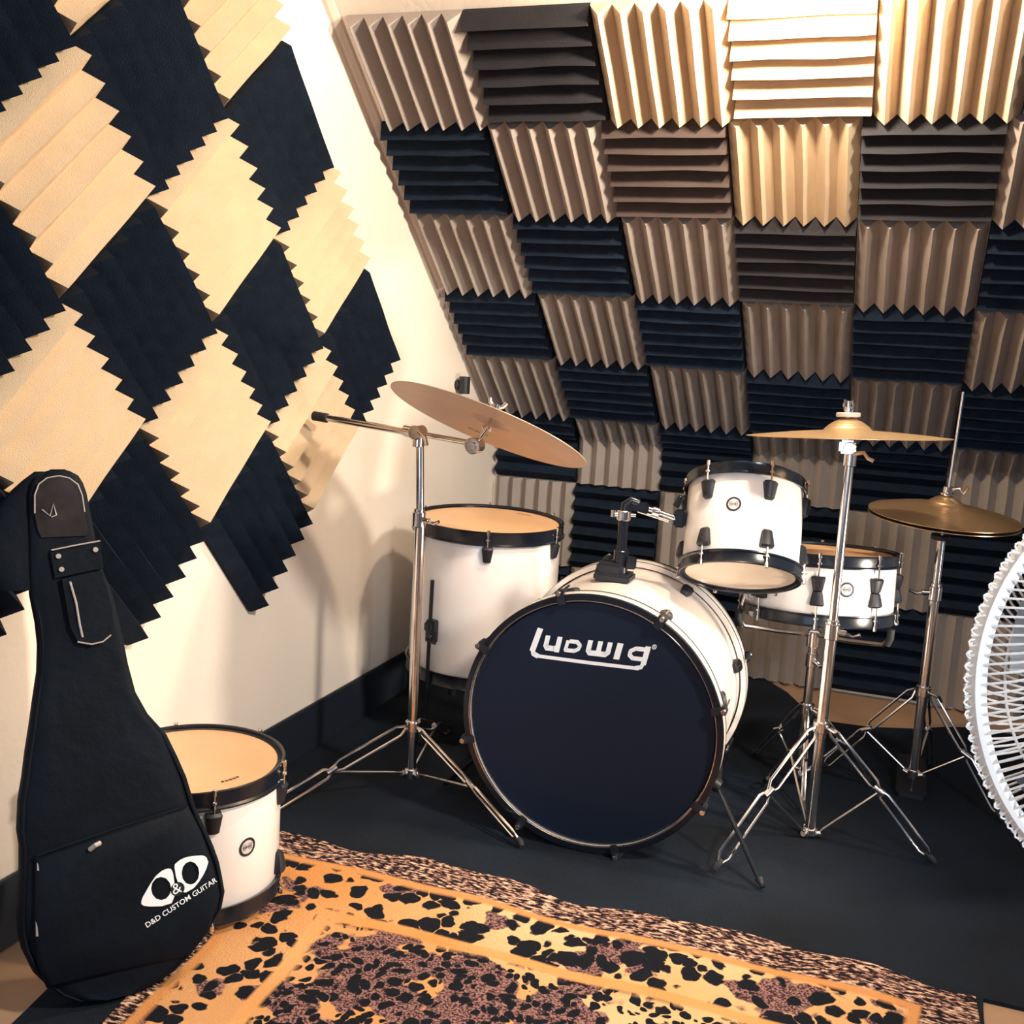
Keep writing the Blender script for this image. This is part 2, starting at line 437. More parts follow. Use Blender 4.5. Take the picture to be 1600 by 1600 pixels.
# ------------------------------------------------------------------ drums
def lug(bm, ang, R, z0, dirn, L=0.042, wd=1.2):
    """tapered black lug on a shell; dirn=+1 its rod leaves upward"""
    mt = Matrix.Rotation(ang, 4, 'Z') @ Matrix.Translation(V((R, 0, z0)))
    secs = [(-0.5, 0.0065, 0.006), (-0.42, 0.0085, 0.011), (0.0, 0.0105, 0.015), (0.38, 0.0125, 0.017), (0.5, 0.011, 0.012)]
    rings = []
    for t_, hw, dp in secs:
        hw = hw*wd
        z = t_*L*dirn
        pts = [(-0.001, -hw), (dp*0.7, -hw), (dp, -hw*0.55), (dp, hw*0.55), (dp*0.7, hw), (-0.001, hw)]
        rings.append([bm.verts.new(mt @ V((x, y, z))) for x, y in pts])
    for a, b in zip(rings, rings[1:]):
        for k in range(6): bm.faces.new((a[k], a[(k+1) % 6], b[(k+1) % 6], b[k]))
    bm.faces.new(rings[0]); bm.faces.new(rings[-1][::-1])

def hoop_bm(R, z, up, h=0.024):
    """flanged hoop whose rim points along `up` (+1/-1); z = bearing edge height"""
    bm = B()
    pr = [(R-0.008, z+up*0.002), (R-0.008, z+up*0.004), (R+0.001, z+up*0.006), (R+0.001, z+up*0.010), (R+0.0045, z+up*0.0115), (R+0.007, z+up*0.010),
          (R+0.0055, z+up*0.006), (R+0.0055, z-up*(h-0.014)), (R+0.010, z-up*(h-0.011)), (R+0.010, z-up*(h-0.008)-up*0.0), (R+0.0035, z-up*(h-0.010)), (R+0.002, z+up*0.002)]
    lathe(bm, pr, seg=64, closed=True); return bm

def badge(parent, R, z, ang, s=0.018):
    def P(r, a, off=0.0009):
        th = ang + r*math.cos(a)/R
        return V(((R+off)*math.cos(th), (R+off)*math.sin(th), z+r*math.sin(a)))
    bm = B(); n = 28
    # disc
    c = bm.verts.new(P(0, 0, 0.0006)); ring = [bm.verts.new(P(s, 2*PI*i/n, 0.0006)) for i in range(n)]
    for i in range(n): bm.faces.new((c, ring[i], ring[(i+1) % n]))
    bd = link('badge', bm, M['badge_pale'], parent)
    bm = B()
    for k in range(n):
        if parent.get('ticks') and k % 2: continue
        a0, a1 = 2*PI*k/n, 2*PI*(k+1)/n
        bm.faces.new([bm.verts.new(P(r, a)) for r, a in ((s*0.74, a0), (s, a0), (s, a1), (s*0.74, a1))])
    def q(x0, y0, x1, y1):
        pts = [(x0, y0), (x1, y0), (x1, y1), (x0, y1)]
        bm.faces.new([bm.verts.new(P(math.hypot(x, y), math.atan2(y, x))) for x, y in pts])
    for i in range(6): q((-0.55+i*0.19)*s, -0.14*s, (-0.44+i*0.19)*s, 0.16*s)
    q(-0.6*s, 0.24*s, 0.6*s, 0.30*s); q(-0.6*s, -0.28*s, 0.6*s, -0.22*s)
    link('badge_print', bm, M['blackmatte'], bd)

def drum(name, label, loc, axis, R, h, nl, a0, head_top, head_bot, badge_ang=None, style='small', lugL=0.042, spin=0.0, badge_z=0.0, mark=None, hooph=0.026, group=None):
    """origin at top centre, local z = axis. returns Empty"""
    rot = V((0, 0, 1)).rotation_difference(V(axis).normalized())
    t = thing(name, label, 'drum', loc, rot, group)
    zt, zb = 0.0, -h
    bm = B(); lathe(bm, [(R-0.006, zt-0.003), (R-0.003, zt-0.002), (R, zt-0.010), (R, zb+0.010), (R-0.003, zb+0.002), (R-0.006, zb+0.003)], seg=72, closed=True)
    link('shell', bm, M['shell'], t)
    link('hoop', hoop_bm(R, zt, 1, hooph), M['black'], t); link('hoop', hoop_bm(R, zb, -1, hooph), M['black'], t)
    for z, mt_, sg in ((zt, head_top, 1), (zb, head_bot, -1)):
        bm = B(); lathe(bm, [(0, z+sg*0.0035), (R*0.6, z+sg*0.0035), (R-0.004, z+sg*0.003), (R-0.002, z-sg*0.002), (R-0.004, z-sg*0.004), (0, z-sg*0.001)], seg=64)
        link('drumhead', bm, M[mt_], t)
    for k in range(nl):
        ang = a0+2*PI*k/nl
        if style == 'snare':
            zc = -h/2
            bm = B(); lug(bm, ang, R, zc+0.017, 1, 0.036, 1.35); lug(bm, ang, R, zc-0.017, -1, 0.036, 1.35); link('lug', bm, M['blackmatte'], t)
            ends = ((zt, 1, zc+0.032), (zb, -1, zc-0.032))
        else:
            off = min(0.050, h*0.27)
            bm = B(); lug(bm, ang, R, zt-off, 1, lugL); link('lug', bm, M['blackmatte'], t)
            bm = B(); lug(bm, ang, R, zb+off, -1, lugL); link('lug', bm, M['blackmatte'], t)
            ends = ((zt, 1, zt-off+lugL*0.4), (zb, -1, zb+off-lugL*0.4))
        for ze, sg, zl in ends:
            rx = R+0.0095; cx, cy = rx*math.cos(ang), rx*math.sin(ang)
            bm = B(); rod(bm, (cx, cy, zl), (cx, cy, ze+sg*0.010), 0.0024, 8)
            cyl(bm, (cx, cy, ze+sg*0.004), (cx, cy, ze+sg*0.016), 0.0045, 8)
            cyl(bm, (cx, cy, ze-sg*0.012), (cx, cy, ze-sg*0.007), 0.0058, 8)
            link('tension_rod', bm, M['chrome'], t)
    if badge_ang is not None: badge(t, R, badge_z if badge_z else -h*0.42, badge_ang)
    if mark:
        ma, mr = mark; bm = B()
        n = 14
        for i in range(n):
            if i % 3 == 2: continue
            a1, a2 = ma+i*0.022, ma+(i+0.9)*0.022
            r1, r2 = mr, mr+0.006
            bm.faces.new([bm.verts.new((r*math.cos(a), r*math.sin(a), 0.0042)) for r, a in ((r1, a1), (r2, a1), (r2, a2), (r1, a2))])
        link('head_print', bm, M['ink'], t)
    return t

rad = math.radians
# floor tom
FT = V((0.343, -0.931, 0.608)); fta = V((0.02, -0.018, 0.999))
ft = drum('floor_tom', 'white floor tom with black hoops and tan head between boom stand and bass drum', FT, fta, 0.203, 0.412, 6, rad(-69), 'head_tan', 'head_clear', None, mark=(rad(62), 0.155), hooph=0.034)
for k, ang in enumerate((rad(-108), rad(12), rad(132))):
    cx, cy = math.cos(ang), math.sin(ang); R = 0.203
    bm = B()
    mt = Matrix.Rotation(ang, 4, 'Z')
    box(bm, (R+0.010, 0, -0.275), (0.022, 0.030, 0.062), mt, 0.003); box(bm, (R+0.024, 0, -0.26), (0.018, 0.020, 0.024), mt, 0.003)
    br = link('leg_bracket', bm, M['blackmatte'], ft)
    bm = B(); p = mt @ V((R+0.030, 0.018, -0.285)); cyl(bm, mt @ V((R+0.030, 0.006, -0.285)), mt @ V((R+0.030, 0.022, -0.285)), 0.009, 10); box(bm, (R+0.030, 0.028, -0.285), (0.006, 0.012, 0.034), mt, 0.002)
    link('wing_bolt', bm, M['blackmatte'], br)
    bm = B(); rod(bm, mt @ V((R+0.014, -0.004, -0.135)), mt @ V((R+0.014, -0.004, -0.50)), 0.0055); tube(bm, [mt @ V((R+0.014, -0.004, -0.50)), mt @ V((R+0.020, -0.004, -0.54)), mt @ V((R+0.024, -0.004, -0.585))], 0.0055)
    lg = link('leg', bm, M['black'], ft)
    bm = B(); cyl(bm, mt @ V((R+0.022, -0.004, -0.565)), mt @ V((R+0.025, -0.004, -0.588)), 0.012, 14); link('rubber_foot', bm, M['rubber'], lg)

# tom standing on the floor beside the gig bag
GT = V((0.190, -2.046, 0.279))
drum('tom_drum', 'white tom drum standing on the rug edge behind the guitar bag', GT, (0.01, -0.004, 1), 0.165, 0.240, 6, rad(-42), 'head_tan', 'head_clear', rad(-18), badge_z=-0.115, mark=(rad(-30), 0.118), hooph=0.032)

# rack tom
RT = V((1.068, -1.183, 0.8045)); rta = V((-0.075, 0.436, 0.897))
rt = drum('rack_tom', 'small white tom tilted above the bass drum, its lower head facing forward', RT, rta, 0.130, 0.210, 6, rad(0), 'head_tan', 'head_clear', None, hooph=0.026)
# snare
SN = V((1.234, -0.913, 0.624)); sna = V((-0.031, 0.078, 0.996))
sn = drum('snare_drum', 'shallow white snare drum with long black lugs behind the straight cymbal stand', SN, sna, 0.1825, 0.150, 8, rad(-87), 'head_tan', 'head_clear', rad(-66), style='snare', badge_z=-0.068, hooph=0.028)
# snare strainer
mt = Matrix.Rotation(rad(-142), 4, 'Z'); bm = B()
box(bm, (0.194, 0, -0.095), (0.018, 0.026, 0.05), mt, 0.003); rod(bm, mt @ V((0.203, 0, -0.085)), mt @ V((0.215, 0.0, -0.135)), 0.004); box(bm, (0.185, 0, -0.155), (0.014, 0.03, 0.012), mt, 0.002)
link('strainer', bm, M['chrome'], sn)

# badge on rack tom: find local angle facing the viewer side
def local_angle(t, world_dir):
    q = t.rotation_quaternion.inverted(); d = q @ V(world_dir); return math.atan2(d.y, d.x)
badge(rt, 0.130, -0.088, local_angle(rt, (-0.03, -1, 0)), 0.0165)

# bass drum: origin at front-head centre, local z = toward viewer
BC = V((0.826, -1.524, 0.298)); BA = V((0.02, -1.0, -0.012)).normalized()
zx = V((1, 0, 0)); zx = (zx - BA*zx.dot(BA)).normalized(); zy = BA.cross(zx)
Mb = Matrix((zx, zy, BA)).transposed()
bd = thing('bass_drum', 'large white bass drum with black front head and white brand lettering', 'drum', BC, Mb.to_quaternion())
RB, DB = 0.2745, 0.405
bm = B(); lathe(bm, [(RB-0.008, -0.012), (RB-0.003, -0.010), (RB-0.003, -DB+0.010), (RB-0.008, -DB+0.012)], seg=96, closed=True); link('shell', bm, M['shell'], bd)
for z0, z1, first in ((0.012, -0.032, True), (-DB-0.012, -DB+0.032, False)):
    bm = B(); lathe(bm, [(RB+0.001, z0), (RB+0.012, z0), (RB+0.0135, z0+(z1-z0)*0.06), (RB+0.0135, z1-(z1-z0)*0.06), (RB+0.012, z1), (RB+0.001, z1)], seg=96, closed=True)
    h = link('hoop', bm, M['shell'], bd)
    zs = [z0+(z1-z0)*f for f in (0.10, 0.20)]; zs2 = [z0+(z1-z0)*f for f in (0.86, 0.97)]
    bm = B()
    for za, zb in (zs, zs2): lathe(bm, [(RB+0.0142, za), (RB+0.0142, zb)], seg=96)
    # black front face with a fine bright edge
    e_ = 0.0012 if first else -0.0012; lathe(bm, [(RB-0.001, z0-e_*3), (RB-0.001, z0+e_), (RB+0.0138, z0+e_), (RB+0.0142, z0-e_*2)], seg=96)
    link('hoop_inlay', bm, M['black'], h)
    bm = B()
    if first:
        tube(bm, [(RB*math.cos(2*PI*i/96)*1.0+0, RB*math.sin(2*PI*i/96), 0.0125) for i in range(96)], 0.0016, 6, cyclic=True)
        link('hoop_bead', bm, M['chrome'], h)
bm = B(); lathe(bm, [(0, 0.004), (RB*0.7, 0.004), (RB-0.006, 0.003), (RB-0.001, -0.004), (RB-0.001, -0.012)], seg=96); fh = link('front_head', bm, M['head_black'], bd)
bm = B(); lathe(bm, [(0, -DB-0.004), (RB-0.006, -DB-0.003), (RB-0.001, -DB+0.004)], seg=64); link('rear_head', bm, M['head_clear'], bd)
for z, sg in ((0.0, 1), (-DB, -1)):
    for k in range(8):
        ang = rad(16+45*k)
        mt = Matrix.Rotation(ang, 4, 'Z')
        bm = B()
        # claw: hook over the hoop
        zc = z+sg*0.016
        box(bm, (RB+0.009, 0, zc), (0.030, 0.018, 0.006), mt, 0.002)
        box(bm, (RB+0.021, 0, zc-sg*0.014), (0.007, 0.020, 0.034), mt, 0.002)
        c = link('claw', bm, M['blackmatte'], bd)
        bm = B(); rod(bm, mt @ V((RB+0.021, 0, zc-sg*0.02)), mt @ V((RB+0.021, 0, zc-sg*0.075)), 0.0028, 8)
        cyl(bm, mt @ V((RB+0.021, 0, zc)), mt @ V((RB+0.021, 0, zc+sg*0.010)), 0.0058, 8); link('tension_rod', bm, M['chrome'], c)
        bm = B(); lug(bm, ang, RB-0.003, z-sg*0.082, sg, 0.042); link('lug', bm, M['blackmatte'], bd)
# spurs
for s in (-1, 1):
    bm = B(); ang = rad(-90+s*62); mt = Matrix.Rotation(ang, 4, 'Z')
    box(bm, (RB+0.006, 0, -0.13), (0.02, 0.05, 0.05), mt, 0.004); cyl(bm, mt @ V((RB+0.012, 0, -0.13)), mt @ V((RB+0.034, 0, -0.13)), 0.016, 14)
    sp = link('spur_bracket', bm, M['blackmatte'], bd)
    p0 = mt @ V((RB+0.026, 0, -0.13)); p1 = V((s*0.395, -0.281, 0.022 if s > 0 else -0.17))
    bm = B(); rod(bm, p0, p1, 0.0055); link('spur', bm, M['black'], sp)
    bm = B(); rod(bm, p1-(p1-p0).normalized()*0.02, p1, 0.009, 10, 0.004); link('rubber_tip', bm, M['rubber'], sp)
# logo strokes (drawn flat on the head)
def stroke(bm, pts, w, z, mp, closed=False):
    for a, b in zip(pts, pts[1:]):
        a, b = V((*a, 0)), V((*b, 0)); d = (b-a)
        if d.length < 1e-9: continue
        d.normalize(); n = V((-d.y, d.x, 0))*w/2; e = d*w*0.18
        bm.faces.new([bm.verts.new(mp(p)) for p in (a-n-e, b-n+e, b+n+e, a+n-e)])
bm = B()
LOx, LOy = 0.700, 0.452     # world x,z of the lettering baseline start
sl = 0.033                    # rise of the line
zoff = [0.0046]
def lg_map(p):
    x = p.x + 0.20*p.y; y = p.y*1.14
    wx = LOx+x; wz = LOy+y+sl*x*1.0
    q = Mb.inverted() @ (V((wx, 0, wz))-V((BC.x, 0, BC.z)))
    return V((q.x, q.y, zoff[0]))
W = 0.0105
def S(pts, w=W):
    zoff[0] += 0.00002; stroke(bm, pts, w, 0, lg_map)
# L with long underline that turns up into the g
S([(-0.004, 0.036), (-0.010, -0.006)], 0.013); S([(-0.010, -0.004), (-0.006, -0.013), (0.004, -0.0165)], 0.0095); S([(0.000, -0.0165), (0.120, -0.0180), (0.228, -0.0180)], 0.0068)
S([(0.222, -0.0175), (0.232, -0.015), (0.2355, -0.006)], 0.0085); S([(0.2365, 0.024), (0.2355, -0.008)], 0.0115)
S([(0.017, 0.024), (0.017, 0.006), (0.021, 0.0015), (0.036, 0.0015), (0.042, 0.004)]); S([(0.044, 0.024), (0.044, -0.003)], 0.011)      # u
S([(0.068, 0.0195), (0.084, 0.0195), (0.092, 0.013), (0.090, 0.006), (0.082, 0.0015), (0.062, 0.0015), (0.0635, 0.0195)], 0.0078)       # D
S([(0.112, 0.024), (0.112, 0.006), (0.116, 0.0015), (0.134, 0.0015)]); S([(0.134, 0.024), (0.134, 0.0005)]); S([(0.133, 0.0015), (0.150, 0.0015), (0.155, 0.006), (0.155, 0.024)])   # w
S([(0.177, 0.024), (0.176, -0.003)], 0.013)                                                                              # i
S([(0.232, 0.0195), (0.212, 0.0195), (0.202, 0.014), (0.202, 0.006), (0.210, 0.0005), (0.232, 0.0005)], 0.0082)
bmR = B()
pts = [(0.249+0.0042*math.cos(t), 0.0265+0.0042*math.sin(t)) for t in [i*PI/5 for i in range(11)]]
S(pts, 0.0014)
S([(0.2478, 0.0245), (0.2478, 0.0285), (0.250, 0.0282), (0.2495, 0.0265), (0.2508, 0.0245)], 0.0011)
bmR.free()
link('brand_lettering', bm, M['white_print'], fh, smooth=False)

# tom holder on the bass drum
t = thing('tom_holder', 'black post and chrome arm on top of bass drum carrying the small tom', 'drum mount', (0.814, -1.30, 0.5685))
bm = B(); box(bm, (-0.012, 0, 0.012), (0.085, 0.07, 0.020), None, 0.005); box(bm, (-0.02, 0.0, 0.028), (0.062, 0.055, 0.034), None, 0.006); link('base_block', bm, M['blackmatte'], t)
bm = B(); cyl(bm, (0.0, 0, 0.02), (0, 0, 0.075), 0.017); box(bm, (0.028, -0.01, 0.05), (0.022, 0.012, 0.03), None, 0.003); link('clamp', bm, M['black'], t)
bm = B(); cyl(bm, (0, 0, 0.03), (0, 0, 0.165), 0.0115); link('post', bm, M['black'], t)
bm = B(); cyl(bm, (0, 0, 0.145), (0, 0, 0.168), 0.0165); rod(bm, (-0.02, -0.012, 0.158), (0.024, 0.012, 0.158), 0.005); rod(bm, (-0.022, -0.012, 0.152), (-0.022, -0.012, 0.168), 0.006); link('post_collar', bm, M['chrome'], t)
bm = B(); tube(bm, [(0, 0, 0.16), (0.002, 0, 0.182), (0.014, 0.004, 0.192), (0.03, 0.01, 0.186)], 0.010, 12)
box(bm, (0.030, 0.010, 0.178), (0.05, 0.02, 0.022), None, 0.004); link('ratchet', bm, M['black'], t)
bm = B(); rod(bm, (0.03, 0.010, 0.181), (0.126, 0.03, 0.155), 0.0058); rod(bm, (0.03, 0.006, 0.168), (0.10, 0.022, 0.150), 0.003)
cyl(bm, (0.062, 0.015, 0.172), (0.078, 0.019, 0.168), 0.011, 14); link('arm', bm, M['chrome'], t)
bm = B(); box(bm, (0.124, 0.034, 0.158), (0.026, 0.03, 0.040), None, 0.004); cyl(bm, (0.112, 0.03, 0.185), (0.124, 0.03, 0.21), 0.008, 12); link('shell_bracket', bm, M['black'], t)

# ------------------------------------------------------------------ stands
def leg_pair(bm, a, b, sp, r):
    """double brace: two rods that bow apart between joints a and b"""
    a, b = V(a), V(b); d = (b-a).normalized(); side = d.cross(V((0, 0, 1))).normalized(); n = side.cross(d).normalized()
    off = (n*0.8+side*0.35).normalized()*sp
    for s in (1, -1):
        tube(bm, [a+off*s*0.25, a+(b-a)*0.10+off*s, a+(b-a)*0.88+off*s, b+off*s*0.15], r, 8)

def tripod(t, base, hubz, feet, low, mid=0.56, sp=0.012, r=0.0034, rot0=0):
    """feet: world xy list; parts are in world coords minus t.location"""
    o = V(t.location)
    cx, cy = base
    hub = V((cx, cy, hubz))-o
    bm = B(); cyl(bm, hub+V((0, 0, -0.012)), hub+V((0, 0, 0.014)), 0.019, 20); cyl(bm, hub+V((0, 0, -0.028)), hub+V((0, 0, -0.006)), 0.014, 16)
    rod(bm, hub+V((0.018, -0.01, 0.0)), hub+V((0.040, -0.03, -0.002)), 0.004); rod(bm, hub+V((0.034, -0.035, 0.006)), hub+V((0.044, -0.022, -0.012)), 0.0045)
    link('leg_collar', bm, M['chrome'], t)
    lw = V((cx, cy, low))-o
    bm = B(); cyl(bm, lw+V((0, 0, -0.008)), lw+V((0, 0, 0.008)), 0.016, 18)
    for fx, fy in feet:
        d = V((fx-cx, fy-cy, 0)).normalized(); cyl(bm, lw+d*0.010+V((0, 0, -0.006)), lw+d*0.026+V((0, 0, 0.0)), 0.008, 10)
    link('brace_collar', bm, M['chrome'], t)
    for fx, fy in feet:
        ft_ = V((fx, fy, 0.026))-o; d = V((fx-cx, fy-cy, 0)).normalized()
        top = hub+d*0.020; m = top.lerp(ft_, mid)+V((0, 0, 0.004))
        bm = B(); leg_pair(bm, top, m, sp, r); leg_pair(bm, m, ft_, sp, r)
        cyl(bm, m-d*0.012+V((0, 0, 0.006)), m+d*0.012-V((0, 0, 0.006)), 0.0075, 10)
        lg = link('leg', bm, M['chrome'], t)
        bm = B(); lowd = (ft_-m).normalized(); tip = V((fx, fy, 0.006))-o+d*0.012
        tube(bm, [ft_-lowd*0.012, ft_+d*0.006-V((0, 0, 0.002)), V((tip.x, tip.y, 0.0165-o.z))], [0.006, 0.008, 0.006], 10)
        link('rubber_foot', bm, M['rubber'], lg)
        bm = B(); rod(bm, lw+d*0.018, m+V((0, 0, -0.004)), 0.003, 8); link('brace', bm, M['chrome'], t)

def joint(bm, p, r=0.014, wing=(1, 0, 0)):
    p = V(p); w = V(wing).normalized()
    cyl(bm, p+V((0, 0, -0.018)), p+V((0, 0, 0.018)), r, 18); cyl(bm, p+V((0, 0, 0.012)), p+V((0, 0, 0.026)), r*0.8, 18)
    cyl(bm, p, p+w*(r+0.016), 0.007, 12); s = w.cross(V((0, 0, 1))).normalized()
    tube(bm, [p+w*(r+0.014)+V((0, 0, 0.0)), p+w*(r+0.030)+V((0, 0, -0.004)), p+w*(r+0.046)+V((0, 0, 0.003))], 0.0042, 8)

# boom stand (left)
bx, by = 0.352, -1.40
bs = thing('boom_cymbal_stand', 'chrome boom cymbal stand left of the bass drum with long angled arm', 'cymbal stand', (bx, by, 0))
bm = B(); cyl(bm, (0, 0, 0.035), (-0.004, 0, 0.665), 0.0125); link('lower_tube', bm, M['chrome'], bs)
bm = B(); cyl(bm, (-0.004, 0, 0.66), (-0.014, 0, 0.873), 0.0095); link('upper_tube', bm, M['chrome'], bs)
bm = B(); joint(bm, (-0.008, 0, 0.678), 0.016, (1, -0.3, 0)); link('height_clamp', bm, M['chrome'], bs)
tripod(bs, (bx, by), 0.168, [(0.135, -1.70), (0.697, -1.577), (0.30, -1.04)], 0.052, mid=0.55)
p0 = V((0.066, -1.402, 0.900)); p1 = V((0.487, -1.425, 0.871)); o = V((bx, by, 0))
bm = B(); tube(bm, [p0-o, V((0.335, -1.415, 0.8815))-o], 0.0082, 12); tube(bm, [V((0.33, -1.415, 0.882))-o, p1-o], 0.0066, 12); arm = link('boom_arm', bm, M['chrome'], bs)
bm = B(); d = (p1-p0).normalized(); cyl(bm, p0-o-d*0.012, p0-o+d*0.028, 0.0115, 16); link('rubber_grip', bm, M['rubber'], arm)
bm = B(); q = V((0.338, -1.41, 0.884))-o
cyl(bm, q-d*0.036, q+d*0.010, 0.0155, 18); cyl(bm, q+V((0, -0.022, 0)), q+V((0, 0.016, 0)), 0.017, 18); tube(bm, [q+V((0.012, -0.024, 0.004)), q+V((0.030, -0.028, -0.008)), q+V((0.036, -0.03, -0.026))], 0.0048, 8); cyl(bm, q+V((0, 0, -0.034)), q+V((0, 0, -0.008)), 0.013, 16)
link('boom_clamp', bm, M['chrome'], bs)
CN = V((0.216, 0.339, 0.916)).normalized(); CC = V((0.527, -1.445, 0.921))
tl0 = p1-o; tl1 = CC-o-CN*0.010
bm = B(); cyl(bm, tl0+V((0, -0.018, -0.004)), tl0+V((0, 0.018, -0.004)), 0.019, 20); cyl(bm, tl0+V((0, -0.024, -0.004)), tl0+V((0, -0.016, -0.004)), 0.010, 16)
link('tilter', bm, M['chrome'], bs)
bm = B(); rod(bm, tl0, tl1, 0.0058); rod(bm, tl1, tl1+CN*0.05, 0.0035); cyl(bm, tl1-CN*0.006, tl1+CN*0.003, 0.012, 16)
link('tilter_post', bm, M['chrome'], bs)
bm = B(); cyl(bm, tl1+CN*0.042, tl1+CN*0.056, 0.0105, 14); s = CN.cross(V((0, 1, 0))).normalized()
for sg in (1, -1): tube(bm, [tl1+CN*0.05+s*sg*0.006, tl1+CN*0.056+s*sg*0.016, tl1+CN*0.066+s*sg*0.021], 0.0045, 8)
link('wing_nut', bm, M['chrome'], bs)
bm = B(); cyl(bm, tl1+CN*0.0365, tl1+CN*0.044, 0.015, 16); link('felt_washer', bm, M['blackmatte'], bs)

def cymbal_bm(R, bow, bell_r, bell_h, th=0.0016):
    pr = []
    n = 14
    def zz(r):
        base = -bow*(r/R)**1.6
        if r < bell_r: base += bell_h*math.cos(r/bell_r*PI/2)**0.8
        return base
    rs = [0.006]+[bell_r*f for f in (0.3, 0.55, 0.75, 0.9, 1.0)]+[bell_r+(R-bell_r)*i/9 for i in range(1, 10)]
    top = [(r, zz(r)) for r in rs]; bot = [(r, zz(r)-th) for r in rs]
    bm = B(); lathe(bm, top+bot[::-1], seg=96, closed=True); return bm

def cymbal(name, label, c, n, R, bow, br, bh, m):
    o = link(name, cymbal_bm(R, bow, br, bh), M[m], angle=60)
    o.location = c; o.rotation_mode = 'QUATERNION'; o.rotation_quaternion = V(n).normalized().to_track_quat('Z', 'Y')
    tag(o, label, 'cymbal'); return o
cr = cymbal('crash_cymbal', 'steeply tilted bronze cymbal on the boom stand, underside showing', CC+CN*0.008, CN, 0.234, 0.014, 0.045, 0.018, 'bronze_pink')
bm = B()
for i in range(16):   # faint dark print on the underside
    if i in (5, 11): continue
    a1 = rad(-38)+i*0.020; a2 = a1+0.014
    r1, r2 = 0.155+0.002*math.sin(i*2.1), 0.163+0.002*math.cos(i*1.7)
    zf = lambda r: -0.014*(r/0.234)**1.6-0.0022
    bm.faces.new([bm.verts.new((r*math.cos(a), r*math.sin(a), zf(r))) for r, a in ((r1, a1), (r2, a1), (r2, a2), (r1, a2))])
link('underside_print', bm, M['ink'], cr)

# straight stand (right) with ride cymbal
sx, sy = 1.290, -1.22
ss = thing('cymbal_stand', 'straight chrome cymbal stand in front of the snare drum, legs spread wide', 'cymbal stand', (sx, sy, 0))
bm = B(); cyl(bm, (0, 0, 0.012), (0.002, 0, 0.505), 0.0125); link('lower_tube', bm, M['chrome'], ss)
bm = B(); cyl(bm, (0.002, 0, 0.50), (0.002, 0, 0.885), 0.0098); link('upper_tube', bm, M['chrome'], ss)
bm = B(); joint(bm, (0.002, 0, 0.50), 0.0165, (1, -0.2, 0)); link('height_clamp', bm, M['chrome'], ss)
tripod(ss, (sx, sy), 0.275, [(1.121, -1.492), (1.549, -1.247), (1.16, -0.97)], 0.022, mid=0.5, sp=0.013)
RN = V((-0.058, 0.045, 1)).normalized(); RC = V((1.281, -1.22, 0.955)); o = V((sx, sy, 0))
bm = B(); cyl(bm, V((0.002, 0, 0.875)), V((0.002, 0, 0.905)), 0.014, 16); box(bm, (-0.006, 0, 0.917), (0.034, 0.026, 0.030), None, 0.005)
cyl(bm, V((0.0, -0.02, 0.915)), V((0.0, 0.02, 0.915)), 0.014, 16); tube(bm, [V((0.010, -0.012, 0.904)), V((0.030, -0.014, 0.908)), V((0.040, -0.015, 0.896)), V((0.052, -0.015, 0.892))], 0.0045, 8)
link('tilter', bm, M['chrome'], ss)
rc = RC-o
bm = B(); rod(bm, V((-0.006, 0, 0.915)), rc+RN*0.062, 0.0045); cyl(bm, rc+RN*-0.006, rc+RN*0.0, 0.012, 16); link('tilter_post', bm, M['chrome'], ss)
bm = B(); cyl(bm, rc+RN*0.0265, rc+RN*0.037, 0.026, 20); link('felt_washer', bm, M['badge'], ss)
bm = B(); cyl(bm, rc+RN*0.033, rc+RN*0.048, 0.008, 14)
for sg in (1, -1): tube(bm, [rc+RN*0.040+V((sg*0.005, 0, 0)), rc+RN*0.052+V((sg*0.010, 0, 0)), rc+RN*0.064+V((sg*0.007, 0, 0))], 0.0038, 8)
link('wing_nut', bm, M['chrome'], ss)
cymbal('ride_cymbal', 'wide flat bronze cymbal seen edge-on atop the straight stand', RC, RN, 0.217, 0.016, 0.052, 0.026, 'bronze')

# hi-hat
hx, hy = 1.512, -0.860
hs = thing('hi_hat_stand', 'chrome hi-hat stand at far right with tall pull rod', 'hi-hat stand', (hx, hy, 0))
bm = B(); cyl(bm, (0, 0, 0.06), (0, 0, 0.545), 0.0125); link('lower_tube', bm, M['chrome'], hs)
bm = B(); cyl(bm, (0, 0, 0.54), (0, 0, 0.685), 0.0100); link('upper_tube', bm, M['chrome'], hs)
bm = B(); rod(bm, (0, 0, 0.67), (0.010, 0, 1.045), 0.0036); link('pull_rod', bm, M['chrome'], hs)
bm = B(); joint(bm, (0, 0, 0.545), 0.0165, (-1, -0.3, 0)); link('height_clamp', bm, M['chrome'], hs)
tripod(hs, (hx, hy), 0.290, [(1.713, -0.924), (1.290, -0.80), (1.56, -0.65)], 0.075, mid=0.52, sp=0.011)
bm = B(); box(bm, (0.0, 0.10, 0.022), (0.075, 0.22, 0.010), Matrix.Rotation(rad(6), 4, 'X'), 0.003); box(bm, (0, 0.0, 0.014), (0.06, 0.03, 0.012), None, 0.002); link('pedal', bm, M['blackmatte'], hs)
bm = B(); rod(bm, (0, 0.0, 0.02), (0, 0, 0.08), 0.003); link('pedal_chain', bm, M['chrome'], hs)
HN = V((0.034, -0.057, 0.998)).normalized(); HC = V((hx, hy, 0.772))
bm = B(); q = HC-V((hx, hy, 0))+HN*0.0; cyl(bm, q+HN*0.026, q+HN*0.042, 0.011, 16); cyl(bm, q+HN*0.020, q+HN*0.027, 0.016, 18)
